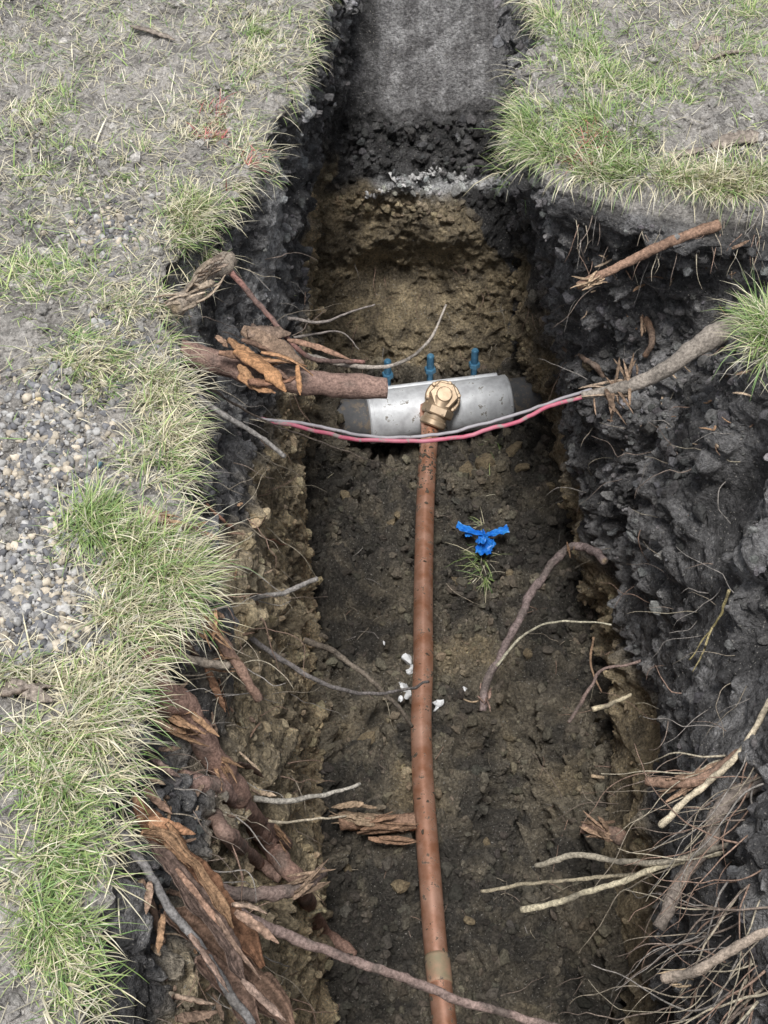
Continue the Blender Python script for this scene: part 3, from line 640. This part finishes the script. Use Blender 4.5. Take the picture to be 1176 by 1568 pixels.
cyl("saddle_boss",base,base+dr*.055,.048,M_br,cs,40,.004)
c1=base+dr*.050
cyl("outlet_body",c1-dr*.01,c1+dr*.03,.040,M_br,cs,40,.004)
cyl("flange",c1+dr*.010,c1+dr*.022,.054,M_br,cs,24,.004)
elbow=c1+dr*.020
cyl("cap_nut",c1+dr*.022,c1+dr*.050,.044,M_br,cs,6,.004)
cyl("cap_plug",c1+dr*.048,c1+dr*.058,.024,M_br,cs,24,.003)
q0=elbow; q1=pts[1]; dq=(q1-q0).normalized()
cyl("elbow_body",q0,q0+dq*.045,.040,M_br,cs,40,.004)
cyl("hex_nut",q0+dq*.030,q0+dq*.058,.048,M_br,cs,6,.004)
cyl("neck",q0+dq*.05,q0+dq*.080,.036,M_br,cs,32,.003,.034)
cyl("flare_nut",q0+dq*.070,q0+dq*.092,.040,M_br,cs,32,.004)
for k in range(6):
    an=k/6*6.283+.3; s=dr.orthogonal().normalized(); t=dr.cross(s); c=c1+(s*math.cos(an)+t*math.sin(an))*.047+dr*.020
    cyl("lug_%d"%(k+1),c,c+dr*.010,.0065,M_br,cs,16,.002)
def cable(name,l,z0,z1,r,mat):
    ps=pp(l,z0,z1); join(name,[tube_geo(ps,r,r,(.5,.5,.5),14,.006,0,step=.01)],mat)
cable("red_cable",[(385,640),(430,648),(490,662),(560,674),(640,676),(710,668),(780,648),(840,622),(900,604)],-.50,-.42,.0045,M_cabr)
cable("grey_cable",[(380,636),(430,645),(500,656),(570,668),(640,669),(715,658),(790,636),(850,614),(905,596)],-.495,-.425,.0036,M_cabg)
def leaf(a,b,w,k=12):
    a=Vector(a);b=Vector(b);d=b-a; s=d.normalized().cross(Vector((0,-.3,1))).normalized(); V=[];F_=[]
    for i in range(k+1):
        t=i/k; wd=w*(.2+.8*math.sin(min(1,t*1.1)*math.pi*.62))*random.uniform(.75,1.2)
        for j in range(7):
            q=j/6-.5; V.append(a+d*t+s*wd*q+Vector((0,0,1))*(.30*w*abs(math.sin(q*12+t*8))+random.uniform(-.004,.004)))
    for i in range(k):
        for j in range(6): o_=i*7+j; F_.append((o_,o_+1,o_+8,o_+7))
    return np.array(V),np.array(F_),[],np.ones((len(V),3))*.5
kp=P(742,822,-1.30); kx=lambda u,v,z:P(u,v,z)
parts_=[leaf(kp,kx(699,806,-1.29),.024),leaf(kp,kx(778,811,-1.29),.024),leaf(kx(738,815,-1.30),kx(742,852,-1.33),.042),leaf(kx(745,825,-1.30),kx(757,838,-1.32),.022),leaf(kx(728,830,-1.31),kx(745,828,-1.28),.024),leaf(kx(735,815,-1.3),kx(712,820,-1.31),.014)]
join("blue_marking_ribbon",parts_,M_blue,False)
wf=[(624,1010,.026),(629,1026,.022),(618,1052,.026),(626,1064,.018),(672,1078,.016),(640,1036,.012),(613,1070,.016),(588,985,.008),(712,1055,.011),(668,1085,.012)]
lumps("white_chalk_fragments",np.array([S(u,v,.012)[:] for u,v,_ in wf]),np.array([s for *_,s in wf]),np.ones((len(wf),3))*.7,M_wht,.5)
lumps("blue_pebble",np.array([P(152,713,.008)[:]]),np.array([.011]),np.array([[.14,.22,.27]]),M_stone,.6,True)
lumps("yellow_pebble",np.array([P(57,612,.008)[:]]),np.array([.011]),np.array([[.70,.56,.33]]),M_stone,.6,True)
sf=[(135,990,.013),(875,167,.012),(602,272,.022),(740,285,.018),(640,265,.010),(510,160,.014),(20,945,.014),(85,870,.010)]
for _ in range(110):
    t=random.random(); u=560+t*205; v=(300-28*math.sin(min(1,t*2.2)*math.pi*.5)) + (8*math.sin(t*9)) + random.gauss(0,4)
    sf.append((u,v,random.uniform(.003,.013)))
lumps("pale_stones",np.array([S(u,v,.001)[:] for u,v,_ in sf]),np.array([s for *_,s in sf]),np.array([[.64,.63,.62]]*len(sf))*(.6+.5*rng.random((len(sf),1))),M_stone,.6)
lf=[(740,710,.05),(715,718,.03),(785,690,.04),(800,715,.03),(530,760,.02),(610,790,.02),(600,800,.018),(900,560,.02),(700,890,.025),(840,745,.02),(780,880,.02),(745,1290,.02),(810,1000,.02),(560,1130,.03),(610,1355,.025),(720,1410,.02),(530,1330,.02)]
lumps("clay_lumps",np.array([S(u,v,.004)[:] for u,v,_ in lf]),np.array([s for *_,s in lf]),np.array([[.31,.245,.155]]*len(lf)),M_clod,.85)

# ------------------------------------------------------------------ light
EL=math.radians(71); AZ=math.radians(-172)
w=bpy.data.worlds.new("World"); scene.world=w; w.use_nodes=True; nt=w.node_tree
sky=nt.nodes.new("ShaderNodeTexSky"); sky.sky_type='NISHITA'; sky.sun_disc=False; sky.sun_elevation=EL; sky.sun_rotation=AZ
hs=nt.nodes.new("ShaderNodeHueSaturation"); hs.inputs["Saturation"].default_value=.22; nt.links.new(sky.outputs[0],hs.inputs["Color"])
bg=nt.nodes["Background"]; nt.links.new(hs.outputs[0],bg.inputs[0]); bg.inputs[1].default_value=.15
sd=bpy.data.lights.new("sun",'SUN'); sd.energy=3.1; sd.angle=math.radians(15); sd.color=(1,.98,.95)
so=bpy.data.objects.new("sun",sd); scene.collection.objects.link(so)
dirv=Vector((math.sin(AZ)*math.cos(EL),math.cos(AZ)*math.cos(EL),math.sin(EL)))
so.rotation_euler=dirv.to_track_quat('Z','Y').to_euler()
scene.view_settings.view_transform='Standard'; scene.view_settings.look='None'; scene.view_settings.exposure=0
